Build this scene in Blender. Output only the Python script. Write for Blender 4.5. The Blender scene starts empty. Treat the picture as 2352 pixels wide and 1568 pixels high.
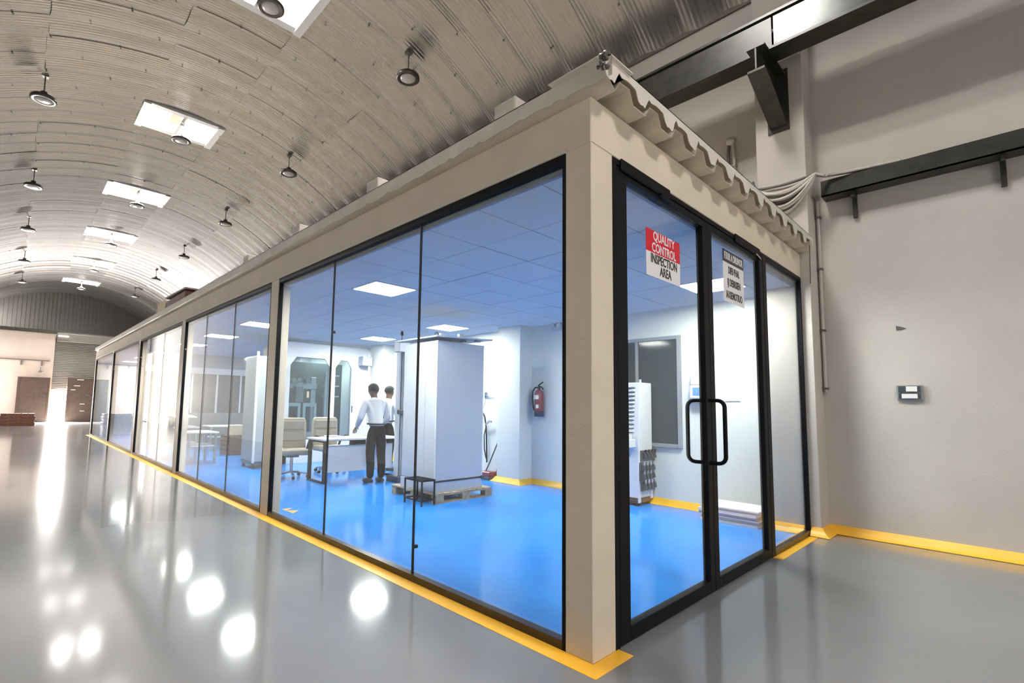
import bpy, bmesh, math, random
from math import sin, cos, pi, radians
from mathutils import Vector, Matrix
random.seed(7)
SC = bpy.context.scene
COL = SC.collection

# ------------------------------------------------------------------ camera
CAM_LOC = Vector((-2.2831, -1.5139, 1.3))
YAW, PIT, ROL = 0.74498, 0.0890, 0.01756
fw = Vector((sin(YAW)*cos(PIT), cos(YAW)*cos(PIT), sin(PIT)))
rt = Vector((cos(YAW), -sin(YAW), 0)); up = rt.cross(fw)
r2 = rt*cos(ROL)+up*sin(ROL); u2 = -rt*sin(ROL)+up*cos(ROL)
cam = bpy.data.cameras.new('camera')
cam.sensor_width = 36; cam.lens = 1144.935/2352*36
cam.shift_x = 95.608/2352; cam.shift_y = 45.533/2352
cam.clip_start = .05; cam.clip_end = 300
co = bpy.data.objects.new('camera', cam); COL.objects.link(co)
co.matrix_world = Matrix(((r2.x, u2.x, -fw.x, CAM_LOC.x), (r2.y, u2.y, -fw.y, CAM_LOC.y),
                          (r2.z, u2.z, -fw.z, CAM_LOC.z), (0, 0, 0, 1)))
SC.camera = co

# ------------------------------------------------------------------ view, world, big lights
SC.view_settings.view_transform = 'Standard'
SC.view_settings.look = 'None'
SC.view_settings.gamma = 1.0
SC.view_settings.use_curve_mapping = False
SC.view_settings.exposure = 0.0
SC.cycles.use_denoising = True
SC.cycles.adaptive_threshold = .025
SC.cycles.max_bounces = 12
SC.cycles.diffuse_bounces = 8
SC.cycles.glossy_bounces = 6
SC.cycles.transparent_max_bounces = 24
SC.cycles.sample_clamp_indirect = 6.0
SC.cycles.caustics_reflective = False
SC.cycles.caustics_refractive = False
w = bpy.data.worlds.new('daylight'); SC.world = w; w.use_nodes = True
w.node_tree.nodes['Background'].inputs[0].default_value = (1.0, .96, .92, 1)
w.node_tree.nodes['Background'].inputs[1].default_value = 3.0
SKYLIGHT = 175.0      # daylight on the roof light panes
PANEL = 105.0          # ceiling light panels of the room
def area(name, loc, rot, sx, sy, watts, colr):
    l = bpy.data.lights.new(name, 'AREA'); l.shape = 'RECTANGLE'; l.size = sx; l.size_y = sy
    l.energy = watts; l.color = colr
    o = bpy.data.objects.new(name, l); COL.objects.link(o); o.location = loc; o.rotation_euler = rot
    return o
# daylight through the far doorway, plus unseen openings added as fill behind the camera, in the left wall and by the far arch
area('daylight_end_door', (-.17, 35.03, .95), (radians(-90), 0, 0), .52, 1.8, 6500, (1, .94, .88))
area('fill_side_opening', (-3.86, 34.0, 2.1), (0, radians(-90), 0), 4.1, 1.5, 150, (1, .93, .87))  # unseen opening, added to brighten the far plaster wall
area('fill_arch_opening', (-3.84, 37.0, 5.8), (0, radians(-90), 0), 1.0, 2.8, 330, (1, .93, .88))  # unseen opening, added to light the vault end above the slab
area('fill_rear_opening', (-1.6, -7.96, 2.0), (radians(90), 0, 0), 3.6, 3.8, 42, (1, .95, .9))  # added fill light in an invented opening behind the camera

# ------------------------------------------------------------------ materials
MATS = {}
def mat(name, colr, rough=.6, metal=0., noise=0., scale=6., bump=0., bscale=60., spec=.5, emit=None, coat=0.):
    if name in MATS: return MATS[name]
    m = bpy.data.materials.new(name); m.use_nodes = True; n = m.node_tree.nodes; l = m.node_tree.links
    b = n['Principled BSDF']; c = (*colr, 1)
    b.inputs['Base Color'].default_value = c; b.inputs['Roughness'].default_value = rough
    b.inputs['Metallic'].default_value = metal; b.inputs['Specular IOR Level'].default_value = spec
    if coat: b.inputs['Coat Weight'].default_value = coat; b.inputs['Coat Roughness'].default_value = .05
    if emit: b.inputs['Emission Color'].default_value = (*emit[0], 1); b.inputs['Emission Strength'].default_value = emit[1]
    tc = n.new('ShaderNodeTexCoord')
    if noise:
        t = n.new('ShaderNodeTexNoise'); t.inputs['Scale'].default_value = scale; t.inputs['Detail'].default_value = 5
        l.new(tc.outputs['Object'], t.inputs['Vector'])
        r = n.new('ShaderNodeValToRGB'); r.color_ramp.elements[0].position = .3; r.color_ramp.elements[1].position = .7
        r.color_ramp.elements[0].color = (*[max(0, k*(1-noise)) for k in colr], 1)
        r.color_ramp.elements[1].color = (*[min(1, k*(1+noise)) for k in colr], 1)
        l.new(t.outputs['Fac'], r.inputs['Fac']); l.new(r.outputs['Color'], b.inputs['Base Color'])
    if bump:
        t2 = n.new('ShaderNodeTexNoise'); t2.inputs['Scale'].default_value = bscale; t2.inputs['Detail'].default_value = 3
        l.new(tc.outputs['Object'], t2.inputs['Vector'])
        bp = n.new('ShaderNodeBump'); bp.inputs['Strength'].default_value = bump; bp.inputs['Distance'].default_value = .02
        l.new(t2.outputs['Fac'], bp.inputs['Height']); l.new(bp.outputs['Normal'], b.inputs['Normal'])
    MATS[name] = m
    return m
def glass_mat(name, tint, ior=1.5, rough=0.0, gain=1.0):
    m = bpy.data.materials.new(name); m.use_nodes = True; n = m.node_tree.nodes; l = m.node_tree.links
    n.remove(n['Principled BSDF'])
    tr = n.new('ShaderNodeBsdfTransparent'); tr.inputs[0].default_value = (*tint, 1)
    gl = n.new('ShaderNodeBsdfGlossy'); gl.inputs['Roughness'].default_value = rough
    fr = n.new('ShaderNodeFresnel'); ge = n.new('ShaderNodeNewGeometry'); ma = n.new('ShaderNodeMath'); ma.operation = 'MULTIPLY_ADD'
    ma.inputs[1].default_value = 1/ior-ior; ma.inputs[2].default_value = ior      # same Fresnel on both faces of the pane
    l.new(ge.outputs['Backfacing'], ma.inputs[0]); l.new(ma.outputs[0], fr.inputs[0])
    mx = n.new('ShaderNodeMixShader')
    l.new(fr.outputs[0], mx.inputs[0])
    l.new(tr.outputs[0], mx.inputs[1]); l.new(gl.outputs[0], mx.inputs[2])
    l.new(mx.outputs[0], n['Material Output'].inputs['Surface'])
    return m
def emis(name, colr, s):
    m = bpy.data.materials.new(name); m.use_nodes = True; n = m.node_tree.nodes; l = m.node_tree.links
    n.remove(n['Principled BSDF']); e = n.new('ShaderNodeEmission')
    e.inputs[0].default_value = (*colr, 1); e.inputs[1].default_value = s
    l.new(e.outputs[0], n['Material Output'].inputs['Surface']); return m

WALL = mat('wall_plaster', (.49, .455, .41), .8, noise=.05, scale=1.5, bump=.15, bscale=90)
ROOMWALL = mat('room_wall_paint', (.74, .76, .73), .7, noise=.02, scale=1.5, bump=.1, bscale=90)
CREAM = mat('cream_paint', (.66, .58, .465), .6, noise=.05, scale=3, bump=.12, bscale=70)
FLASH = mat('white_flashing', (.66, .61, .54), .5, noise=.08, scale=5)
SHEET = mat('galvanised_sheet', (.33, .318, .31), .17, metal=.72, noise=.08, scale=2.2)
GREYFLOOR = mat('grey_epoxy', (.18, .182, .184), .10, noise=.12, scale=.55, bump=.012, bscale=5, spec=.6)
BLUEFLOOR = mat('blue_epoxy', (.021, .30, .93), .12, noise=.10, scale=.8, bump=.01, bscale=5)
YELLOW = mat('yellow_paint', (.85, .45, .03), .4, noise=.06, scale=4)
BLACK = mat('black_aluminium', (.006, .006, .007), .5, spec=.12)
SEAL = mat('black_seal', (.008, .008, .012), .5)
STEEL = mat('dark_green_steel', (.028, .028, .022), .32, metal=.25, noise=.3, scale=9)
GREYCLAD = mat('grey_cladding', (.075, .07, .064), .6, noise=.08, scale=3)
GREYCLAD2 = mat('grey_shutter', (.11, .10, .09), .55, noise=.06, scale=3)
TILE = mat('ceiling_tile', (.93, .95, .97), .85, noise=.03, scale=2)
GRID = mat('ceiling_grid', (.30, .34, .40), .6)
WHITE = mat('white_paint', (.78, .80, .82), .4, noise=.02)
CABGREY = mat('cabinet_grey', (.55, .58, .63), .35, noise=.03, scale=2)
WOOD = mat('pallet_wood', (.42, .30, .19), .8, noise=.3, scale=14)
BROWN = mat('brown_door', (.045, .026, .017), .5, noise=.25, scale=5)
RUST = mat('rust_steel', (.09, .03, .014), .6, noise=.3, scale=8)
DARK = mat('dark_grey', (.05, .055, .06), .45)
CHROME = mat('chrome', (.7, .7, .72), .18, metal=1)
RED = mat('extinguisher_red', (.21, .04, .045), .3)
SIGNRED = mat('sign_red', (.62, .012, .03), .4)
SIGNWHITE = mat('sign_white', (.80, .78, .80), .45)
SIGNBLACK = mat('sign_black', (.02, .025, .03), .4)
FABRIC = mat('beige_leather', (.36, .315, .245), .55, noise=.06, scale=12, bump=.1, bscale=120)
SHIRT = mat('white_shirt', (.80, .80, .80), .85, noise=.04, scale=8, bump=.3, bscale=14)
TROUSER = mat('black_trousers', (.004, .005, .008), .9, spec=.1, bump=.2, bscale=20)
SKIN = mat('skin', (.13, .065, .04), .5)
HAIR = mat('black_hair', (.01, .009, .009), .6, bump=.4, bscale=160)
SHOE = mat('brown_shoe', (.05, .035, .03), .4)
CABLE = mat('grey_cable', (.52, .48, .44), .5)
DARKCABLE = mat('dark_cable', (.10, .085, .08), .5)
LENS = mat('lamp_lens', (.45, .45, .45), .25)
LABEL = mat('label_white', (.75, .75, .73), .5)
BLUELABEL = mat('label_blue', (.12, .30, .65), .4)
CARD = mat('carton', (.55, .47, .35), .8, noise=.06)
PAPER = mat('white_paper', (.85, .85, .85), .8)
DARKGLASS = mat('dark_pane', (.03, .045, .055), .08, spec=.2)
MIDGREY = mat('mid_grey', (.26, .28, .30), .5)
GLASS = glass_mat('clear_glass', (.985, .995, .99))
TINT = glass_mat('tinted_glass', (.74, .82, .84))
SKYPANE = emis('sky_pane', (1, .965, .93), SKYLIGHT)
PANELEM = emis('light_panel', (.97, 1.0, .93), PANEL)
TUBEEM = emis('tube_lamp', (1, .9, .75), 12)

# ------------------------------------------------------------------ mesh helpers
class MB:
    def __init__(s): s.v = []; s.f = []; s.sm = []
    def add(s, vs, fs, smooth=False):
        b = len(s.v); s.v += [tuple(x) for x in vs]
        for f in fs: s.f.append(tuple(i+b for i in f)); s.sm.append(smooth)
        return s
    def box(s, x0, x1, y0, y1, z0, z1):
        v = [(x0,y0,z0),(x1,y0,z0),(x1,y1,z0),(x0,y1,z0),(x0,y0,z1),(x1,y0,z1),(x1,y1,z1),(x0,y1,z1)]
        return s.add(v, [(0,3,2,1),(4,5,6,7),(0,1,5,4),(1,2,6,5),(2,3,7,6),(3,0,4,7)])
    def bar(s, p, q, a, b, upv=(0,0,1)):
        p = Vector(p); q = Vector(q); d = (q-p).normalized(); u = Vector(upv)
        if abs(d.dot(u)) > .98: u = Vector((0,1,0))
        x = d.cross(u).normalized(); y = x.cross(d)
        v = [e + x*i*a/2 + y*j*b/2 for e in (p, q) for i, j in ((-1,-1),(1,-1),(1,1),(-1,1))]
        return s.add(v, [(0,1,2,3),(7,6,5,4),(0,4,5,1),(1,5,6,2),(2,6,7,3),(3,7,4,0)])
    def tube(s, path, r, n=8, closed=False, cap=True):
        P = [Vector(p) for p in path]; k = len(P); rings = []; prev = None
        for i in range(k):
            if closed: d = P[(i+1) % k]-P[i-1]
            else: d = P[min(i+1, k-1)]-P[max(i-1, 0)]
            d.normalize()
            if prev is None:
                a = Vector((0,0,1)) if abs(d.z) < .9 else Vector((1,0,0)); x = d.cross(a).normalized()
            else:
                x = (prev - d*prev.dot(d)); x.normalize()
            prev = x; y = d.cross(x); rr = r[i] if isinstance(r, (list, tuple)) else r
            rings.append([P[i]+x*cos(2*pi*j/n)*rr+y*sin(2*pi*j/n)*rr for j in range(n)])
        v = [q for g in rings for q in g]; f = []
        for i in range(k if closed else k-1):
            a = i*n; b = ((i+1) % k)*n
            for j in range(n): f.append((a+j, a+(j+1) % n, b+(j+1) % n, b+j))
        s.add(v, f, True)
        if cap and not closed:
            s.add(rings[0], [tuple(range(n))[::-1]]); s.add(rings[-1], [tuple(range(n))])
        return s
    def cyl(s, p, q, r, n=16, r2=None): return s.tube([p, q], [r, r if r2 is None else r2], n)
    def lathe(s, prof, c, n=24, ax=None):
        c = Vector(c); ax = Vector(ax or (0,0,1)).normalized()
        a = Vector((1,0,0)) if abs(ax.x) < .9 else Vector((0,1,0)); x = ax.cross(a).normalized(); y = ax.cross(x)
        v = []; f = []
        for r, h in prof:
            for j in range(n): v.append(c+ax*h+(x*cos(2*pi*j/n)+y*sin(2*pi*j/n))*r)
        for i in range(len(prof)-1):
            for j in range(n): f.append((i*n+j, i*n+(j+1) % n, (i+1)*n+(j+1) % n, (i+1)*n+j))
        return s.add(v, f, True)
    def prism(s, pts, axis, a, b):
        n = len(pts)
        def mk(p, t):
            if axis == 'x': return (t, p[0], p[1])
            if axis == 'y': return (p[0], t, p[1])
            return (p[0], p[1], t)
        v = [mk(p, a) for p in pts]+[mk(p, b) for p in pts]
        f = [tuple(range(n))[::-1], tuple(range(n, 2*n))]+[(i, (i+1) % n, n+(i+1) % n, n+i) for i in range(n)]
        return s.add(v, f)
    def ball(s, c, rx, ry=None, rz=None, n=12, m=8):
        ry = ry or rx; rz = rz or rx; v = []; f = []
        for i in range(m+1):
            t = pi*i/m
            for j in range(n): v.append((c[0]+rx*sin(t)*cos(2*pi*j/n), c[1]+ry*sin(t)*sin(2*pi*j/n), c[2]+rz*cos(t)))
        for i in range(m):
            for j in range(n): f.append((i*n+j, (i+1)*n+j, (i+1)*n+(j+1) % n, i*n+(j+1) % n))
        return s.add(v, f, True)
    def mesh(s, name, off=(0,0,0), bevel=0., seg=1, fixn=True):
        me = bpy.data.meshes.new(name); o = Vector(off)
        me.from_pydata([tuple(Vector(q)-o) for q in s.v], [], s.f)
        me.polygons.foreach_set('use_smooth', s.sm)
        if bevel or fixn:
            bm = bmesh.new(); bm.from_mesh(me)
            if fixn: bmesh.ops.recalc_face_normals(bm, faces=bm.faces)
            if bevel:
                bmesh.ops.bevel(bm, geom=[e for e in bm.edges if len(e.link_faces) == 2 and e.calc_face_angle(0) > .6], offset=bevel, segments=seg, affect='EDGES', profile=.5, clamp_overlap=True)
            bm.to_mesh(me); bm.free()
        return me

WL = {}
def tag(o, label=None, cat=None, group=None, kind=None):
    if label: o['label'] = label
    if cat: o['category'] = cat
    if group: o['group'] = group
    if kind: o['kind'] = kind
    return o
def thing(name, loc, label, cat=None, group=None, kind=None):
    o = bpy.data.objects.new(name, None); COL.objects.link(o); o.location = loc; o.empty_display_size = .1
    WL[o.name] = Vector(loc); return tag(o, label, cat, group, kind)
def part(name, mb, m, parent, bevel=0., seg=1, label=None, kind=None, fixn=True):
    off = WL[parent.name]; me = mb.mesh(name, off, bevel, seg, fixn) if isinstance(mb, MB) else mb
    me.materials.clear(); me.materials.append(m)
    o = bpy.data.objects.new(name, me); COL.objects.link(o); o.parent = parent; WL[o.name] = Vector(off)
    return tag(o, label, None, None, kind)
def solo(name, mb, m, label, cat=None, group=None, kind=None, bevel=0., seg=1, fixn=True):
    xs = [q[0] for q in mb.v]; ys = [q[1] for q in mb.v]; zs = [q[2] for q in mb.v]
    off = Vector(((min(xs)+max(xs))/2, (min(ys)+max(ys))/2, min(zs)))
    me = mb.mesh(name, off, bevel, seg, fixn); me.materials.append(m)
    o = bpy.data.objects.new(name, me); COL.objects.link(o); o.location = off; WL[o.name] = off
    return tag(o, label, cat, group, kind)
def bx(*a): return MB().box(*a)
def kids(o): return [c for c in list(o.children)]
def dup(root, loc, rotz=None, label=None):
    def cp(o, par):
        c = o.copy(); COL.objects.link(c)
        if par is not None: c.parent = par
        for ch in list(o.children): cp(ch, c)
        return c
    r = cp(root, None); r.location = loc
    if rotz is not None: r.rotation_euler = (0, 0, rotz)
    if label: r['label'] = label
    WL[r.name] = Vector(loc)
    return r
def text(body, size, m, parent, loc, rot, sx=1.0, bold=.012, name='lettering', align='CENTER'):
    cu = bpy.data.curves.new(name, 'FONT'); cu.body = body; cu.size = size; cu.align_x = align; cu.align_y = 'CENTER'
    cu.offset = bold*size; cu.extrude = .0008; cu.resolution_u = 3
    t = bpy.data.objects.new('tmp_text', cu); COL.objects.link(t)
    dg = bpy.context.evaluated_depsgraph_get(); dg.update()
    me = bpy.data.meshes.new_from_object(t.evaluated_get(dg), depsgraph=dg)
    bpy.data.objects.remove(t); bpy.data.curves.remove(cu)
    me.transform(Matrix.Translation(Vector(loc)-WL[parent.name]) @ Matrix.Rotation(rot[2], 4, 'Z') @ Matrix.Rotation(rot[0], 4, 'X') @ Matrix.Diagonal((sx, 1, 1, 1)))
    me.materials.clear(); me.materials.append(m); me.name = name
    o = bpy.data.objects.new(name, me); COL.objects.link(o); o.parent = parent
    return o
def skin(name, J, E, m, parent, sub=1):
    me = bpy.data.meshes.new(name); names = list(J); idx = {k: i for i, k in enumerate(names)}
    me.from_pydata([J[k][:3] for k in names], [(idx[a], idx[b]) for a, b in E], [])
    o = bpy.data.objects.new('tmp_skin', me); COL.objects.link(o)
    sk = o.modifiers.new('s', 'SKIN'); sk.use_smooth_shade = True; sk.branch_smoothing = .4
    for k in names:
        d = me.skin_vertices[0].data[idx[k]]; r = J[k][3]
        d.radius = (r, r) if not isinstance(r, tuple) else r
        d.use_root = (k == names[0])
    ss = o.modifiers.new('u', 'SUBSURF'); ss.levels = sub; ss.render_levels = sub
    dg = bpy.context.evaluated_depsgraph_get(); dg.update()
    me2 = bpy.data.meshes.new_from_object(o.evaluated_get(dg), depsgraph=dg)
    bpy.data.objects.remove(o); bpy.data.meshes.remove(me)
    me2.polygons.foreach_set('use_smooth', [True]*len(me2.polygons))
    me2.name = name; me2.materials.clear(); me2.materials.append(m)
    q = bpy.data.objects.new(name, me2); COL.objects.link(q); q.parent = parent; WL[q.name] = WL[parent.name]
    return q

# ------------------------------------------------------------------ dimensions
W = 4.40; PF = 4.08; XL = -3.80; YE = 38.7; YL = 35.0; YB = -8.0
XA, RV, ZC = .30, 6.70, 1.30; TH = math.asin(4.1/6.7)
ZS = ZC+RV*cos(TH)
GH = 2.78; FH = 3.05; CH = 2.70; PITCH = 5.55
COLS = [(4.368, 4.594), (8.661, 8.89), (12.868, 13.09), (17.109, 17.30), (21.27, 21.46)]

# ================================================================== STRUCTURE
solo('floor', bx(XL-.3, W+.2, YB-.2, YE+8, -.2, 0), GREYFLOOR, 'glossy grey epoxy floor of the hall', kind='structure')
solo('floor', bx(.02, W, .02, 21.3, 0, .003), BLUEFLOOR, 'bright blue epoxy floor inside the glazed room', kind='structure')
wr = solo('wall_right', bx(W, W+.25, YB, YE, 0, ZS+.05), WALL, 'tall cream plaster side wall behind the glazed room', kind='structure')
wl = MB(); wl.box(XL-.25, XL, YB, 33.2, 0, ZS+.05).box(XL-.25, XL, 33.2, 34.8, 4.2, ZS+.05).box(XL-.25, XL, 34.8, 35.5, 0, ZS+.05)
wl.box(XL-.25, XL, 35.5, 38.5, 0, 5.25).box(XL-.25, XL, 35.5, 38.5, 6.35, ZS+.05).box(XL-.25, XL, 38.5, YE, 0, ZS+.05)  # gaps left in this wall for the two added fill lights
solo('wall_left', wl, mat('light_plaster', (.50, .47, .43), .8, noise=.05, scale=1.5), 'long plaster side wall of the hall, opposite the glazed room', kind='structure')
solo('wall_back', MB().box(XL, -3.4, YB-.25, YB, 0, 4).box(.2, W, YB-.25, YB, 0, 4).box(XL, W, YB-.25, YB, 4, 8.2), WALL, 'plaster end wall of the hall behind the camera', kind='structure')  # gap at the bottom added for the rear fill light
solo('wall_room_side', bx(W-.006, W+.02, .06, 21.3, 0, 2.82), ROOMWALL, 'white painted lower part of the side wall inside the glazed room', kind='structure')
PILS = [(-.094, .40), (4.135, 4.663), (8.42, 8.95), (12.9, 13.4), (17.2, 17.7), (21.3, 21.8), (25.8, 26.3), (30.2, 30.7)]
for i, (a, b) in enumerate(PILS):
    solo('pillar', bx(PF, W+.01, a, b, 0, ZS), WALL if i == 0 or i > 5 else ROOMWALL, ['cream pilaster where the glass front meets the side wall', 'pale pilaster beside the fire extinguisher'][i] if i < 2 else 'plaster pilaster on the long side wall', kind='structure', bevel=.006)

# vault: corrugated sheets laid round the arc, each a piece of its own
ceil = thing('ceiling', (XA, 0, ZC), 'arched hall roof of bowed corrugated metal sheets', kind='structure')
RP = PITCH/9; Y0 = 6.3-RP*10
def sheet_mesh(name, ha, bow, tilt):
    nc = 10; per = 6; na = 10; v = []; f = []
    ny = nc*per
    for i in range(ny+1):
        t = i/ny; y = (t-.5)*(RP+.03)
        q = t/.62 if t < .62 else (1-t)/.38
        r = RV + .0027*cos(2*pi*t*nc) - bow*(.5-.5*cos(pi*q))+tilt*(t-.5)
        for j in range(na+1):
            a = -ha+2*ha*j/na
            v.append((r*sin(a), y, r*cos(a)))
    for i in range(ny):
        for j in range(na):
            p = i*(na+1)+j; f.append((p, p+1, p+na+2, p+na+1))
    me = bpy.data.meshes.new(name); me.from_pydata(v, [], f)
    me.polygons.foreach_set('use_smooth', [True]*len(f)); me.materials.append(SHEET); return me
H0 = radians(6.5); HS = (TH-H0)/4
CEN = [sheet_mesh('roof_sheet', H0, b, t) for b, t in ((.030, .004), (.038, .006), (.024, .004))]
SID = [sheet_mesh('roof_sheet', HS+radians(.25), b, t) for b, t in ((.032, .004), (.040, .006), (.024, .004), (.048, .004))]
SKYROWS = set()
for k in range(-2, 6): SKYROWS |= {9*k+9, 9*k+10}
nrows = int((YE-Y0)/RP)+1
leak_shell = MB()
def arc(mb, r, a0, a1, y0, y1, n=4):
    v = []; f = []
    for j in range(n+1):
        a = a0+(a1-a0)*j/n
        v += [(XA+r*sin(a), y0, ZC+r*cos(a)), (XA+r*sin(a), y1, ZC+r*cos(a))]
    for j in range(n): f.append((2*j, 2*j+1, 2*j+3, 2*j+2))
    mb.add(v, f, True)
SEGS = [(-H0-3*HS, SID, HS), (-H0-HS, SID, HS), (0, CEN, H0), (H0+HS, SID, HS), (H0+3*HS, SID, HS)]
cover = MB()
for i in range(int((YB-Y0)/RP)-1, nrows):
    yc = Y0+RP*(i+.5)
    for s, (ac, meshes, ha) in enumerate(SEGS):
        if s == 2 and i in SKYROWS: continue
        arc(leak_shell, RV+.07, ac-ha, ac+ha, yc-RP/2, yc+RP/2)
        hidden = yc < -.1 or (s == 0 and yc < 7.5) or (s == 1 and yc < 5) or (s == 2 and yc < 3)
        if hidden:
            arc(cover, RV, ac-ha, ac+ha, yc-RP/2, yc+RP/2); continue
        o = bpy.data.objects.new('roof_sheet', random.choice(meshes)); COL.objects.link(o); o.parent = ceil
        dr = (.006 if (i+s) % 2 else 0)+random.uniform(-.003, .003)
        o.location = (dr*sin(ac), yc, dr*cos(ac)); o.rotation_euler = (0, ac+random.uniform(-.002, .002), random.uniform(-.003, .003))
part('light_leak_shell', leak_shell, GREYCLAD, ceil, fixn=False)  # unseen shell added above the sheets to block light leaking through their seams
part('roof_cover', cover, SHEET, ceil, fixn=False)
bolts = MB()
for i in range(0, nrows):
    for q in range(-8, 9):
        if (i+q) % 2: continue
        a = TH*q/8.6; yc = Y0+RP*i+random.uniform(-.02, .02)
        if abs(a) < H0 and (i in SKYROWS or i-1 in SKYROWS): continue
        c = Vector((XA+(RV-.014)*sin(a), yc, ZC+(RV-.014)*cos(a)))
        bolts.cyl(c, c-Vector((sin(a), 0, cos(a)))*.014, .015, 6)
part('bolt', bolts, SEAL, ceil, kind='stuff')
tr1 = MB()
solo('trim_1', bx(W-.03, W, YB, YE, ZS-.05, ZS+.02), mat('eave_dark', (.10, .085, .07), .7), 'dark gap line under the roof along the side wall', kind='structure')

# end of the hall
gab = thing('wall_end', (XA, YE, 5.0), 'dark grey ribbed cladding filling the far arch', kind='structure')
gm = MB(); pts = [(XA+RV*1.01*sin(t), ZC+RV*1.01*cos(t)) for t in [TH*(k/16) for k in range(-16, 17)]]
gm.prism(pts+[(W, 4.6), (XL, 4.6)], 'y', YE, YE+.1)
part('cladding_sheet', gm, GREYCLAD, gab)
rb = MB()
for k in range(41):
    x = XL+.1+k*.2; zt = ZC+math.sqrt(max(0, RV**2-(x-XA)**2))
    rb.box(x-.02, x+.02, YE-.012, YE, 4.6, zt-.02)
part('cladding_rib', rb, GREYCLAD, gab, kind='stuff')
endw = MB(); endw.box(XL, -.55, YL, YL+.2, 0, 4.93)
solo('wall_end', endw, mat('pink_plaster', (.40, .34, .30), .8, noise=.05, scale=1.5), 'bright plaster wall at the far left of the hall', kind='structure')
solo('beam', bx(XL, -.5, YL-.12, YL+.3, 4.93, 5.12), STEEL, 'dark steel beam along the top of the far plaster wall', kind='structure')
solo('ceiling', bx(XL, W, YL+.1, YE, 5.0, 5.1), GREYCLAD, 'slab top between the far wall and the arch', kind='structure')
sh = thing('shutter', (2, YL, 0), 'tall grey roller shutter with hood at the far end', 'shutter', kind='structure')
sm = MB(); nsl = 46
for k in range(nsl):
    z0 = 4.52*k/nsl; z1 = 4.52*(k+1)/nsl
    if z1 < 1.86: continue
    sm.prism([(YL+.05, z0), (YL+.02, (z0+z1)/2), (YL+.05, z1), (YL+.08, z1), (YL+.08, z0)], 'x', -.55, W)
for k in range(nsl):
    z0 = 4.52*k/nsl; z1 = 4.52*(k+1)/nsl
    if z1 >= 1.86: continue
    sm.prism([(YL+.05, z0), (YL+.02, (z0+z1)/2), (YL+.05, z1), (YL+.08, z1), (YL+.08, z0)], 'x', .12, W)
part('curtain', sm, GREYCLAD2, sh, kind='stuff')
part('hood', bx(-.5, W, YL-.15, YL+.2, 4.52, 5.0), GREYCLAD2, sh, .02)
solo('tube_light', MB().cyl((-.45, YL-.2, 4.83), (0, YL-.2, 4.83), .03, 8), TUBEEM, 'short glowing tube lamp under the far shutter hood', 'lamp')

# ================================================================== GLAZED ROOM
corner = bx(0, .217, 0, .174, 0, GH)
solo('pillar', corner, CREAM, 'cream square corner post of the glazed room, nearest the camera', kind='structure', bevel=.004)
for i, (a, b) in enumerate(COLS):
    solo('pillar', bx(0, .145, a, b, 0, GH), CREAM, f'cream post between glass bays {i+1} and {i+2} of the long side', kind='structure', bevel=.004)
bm_ = MB().prism([(0, 0), (PF, 0), (PF, .2), (.2, .2), (.2, 21.46), (0, 21.46)], 'z', GH, FH)
solo('beam', bm_, CREAM, 'cream fascia beam round the top of the glazed room', kind='structure', bevel=.006)
pl = MB(); pl.box(-.006, .22, -.006, .18, GH-.02, GH+.004)
solo('trim_2', bx(-.012, .22, .174, 21.4, GH-.004, GH+.01), FLASH, 'thin pale plaster edge under the fascia beam', kind='structure')
solo('wall_room_end', bx(.02, W, 21.3, 21.45, 0, 3.0), ROOMWALL, 'end wall of the glazed room', kind='structure')

# suspended ceiling
ct = thing('ceiling', (2.2, 10.6, CH), 'suspended tile ceiling of the glazed room', kind='structure')
TX, TY = .62, .58; GX, GY = .69, 1.01
lightcells = {}
LA = [(0, 4), (0, 11), (0, 15), (0, 19), (0, 24), (0, 29), (0, 33)]
LB = [(4, -1), (4, 7), (4, 11), (4, 15), (4, 19), (4, 24), (4, 30)]
for c in LA+LB: lightcells[c] = 1
tm = MB().box(-TX/2+.006, TX/2-.006, -TY/2+.006, TY/2-.006, 0, .02).mesh('ceiling_tile'); tm.materials.append(TILE)
edge = MB()
for i in range(-1, 6):
    for j in range(-2, 35):
        if (i, j) in lightcells: continue
        x0 = GX+i*TX; y0 = GY+j*TY; x1 = min(x0+TX, W); y1 = min(y0+TY, 21.3); xa = max(x0, .08); ya = max(y0, .08)
        if x1-xa < .05 or y1-ya < .05: continue
        if x1-x0 < TX-.01 or xa > x0+.01 or y1-y0 < TY-.01 or ya > y0+.01:
            edge.box(xa+.005, x1-.005, ya+.005, y1-.005, CH, CH+.02); continue
        o = bpy.data.objects.new('ceiling_tile', tm); COL.objects.link(o); o.parent = ct
        o.location = Vector(((x0+x1)/2, (y0+y1)/2, CH+random.uniform(0, .003)))-WL[ct.name]
part('cut_tile', edge, TILE, ct, kind='stuff')
gr = MB()
for i in range(-1, 7):
    x = GX+i*TX; gr.box(x-.012, x+.012, .08, 21.3, CH+.004, CH+.03)
for j in range(-2, 36):
    y = GY+j*TY
    if y > .06: gr.box(.08, W, y-.012, y+.012, CH+.004, CH+.03)
gr.box(.06, .085, .06, 21.3, CH-.01, FH); gr.box(.06, PF, .06, .085, CH-.01, FH)
part('grid_bar', gr, GRID, ct, kind='stuff')
solo('ceiling', bx(.05, W, .05, 21.4, CH+.08, CH+.12), GREYCLAD, 'slab above the tile ceiling of the glazed room', kind='structure')
ordn = ['first', 'second', 'third', 'fourth', 'fifth', 'sixth', 'seventh']
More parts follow.
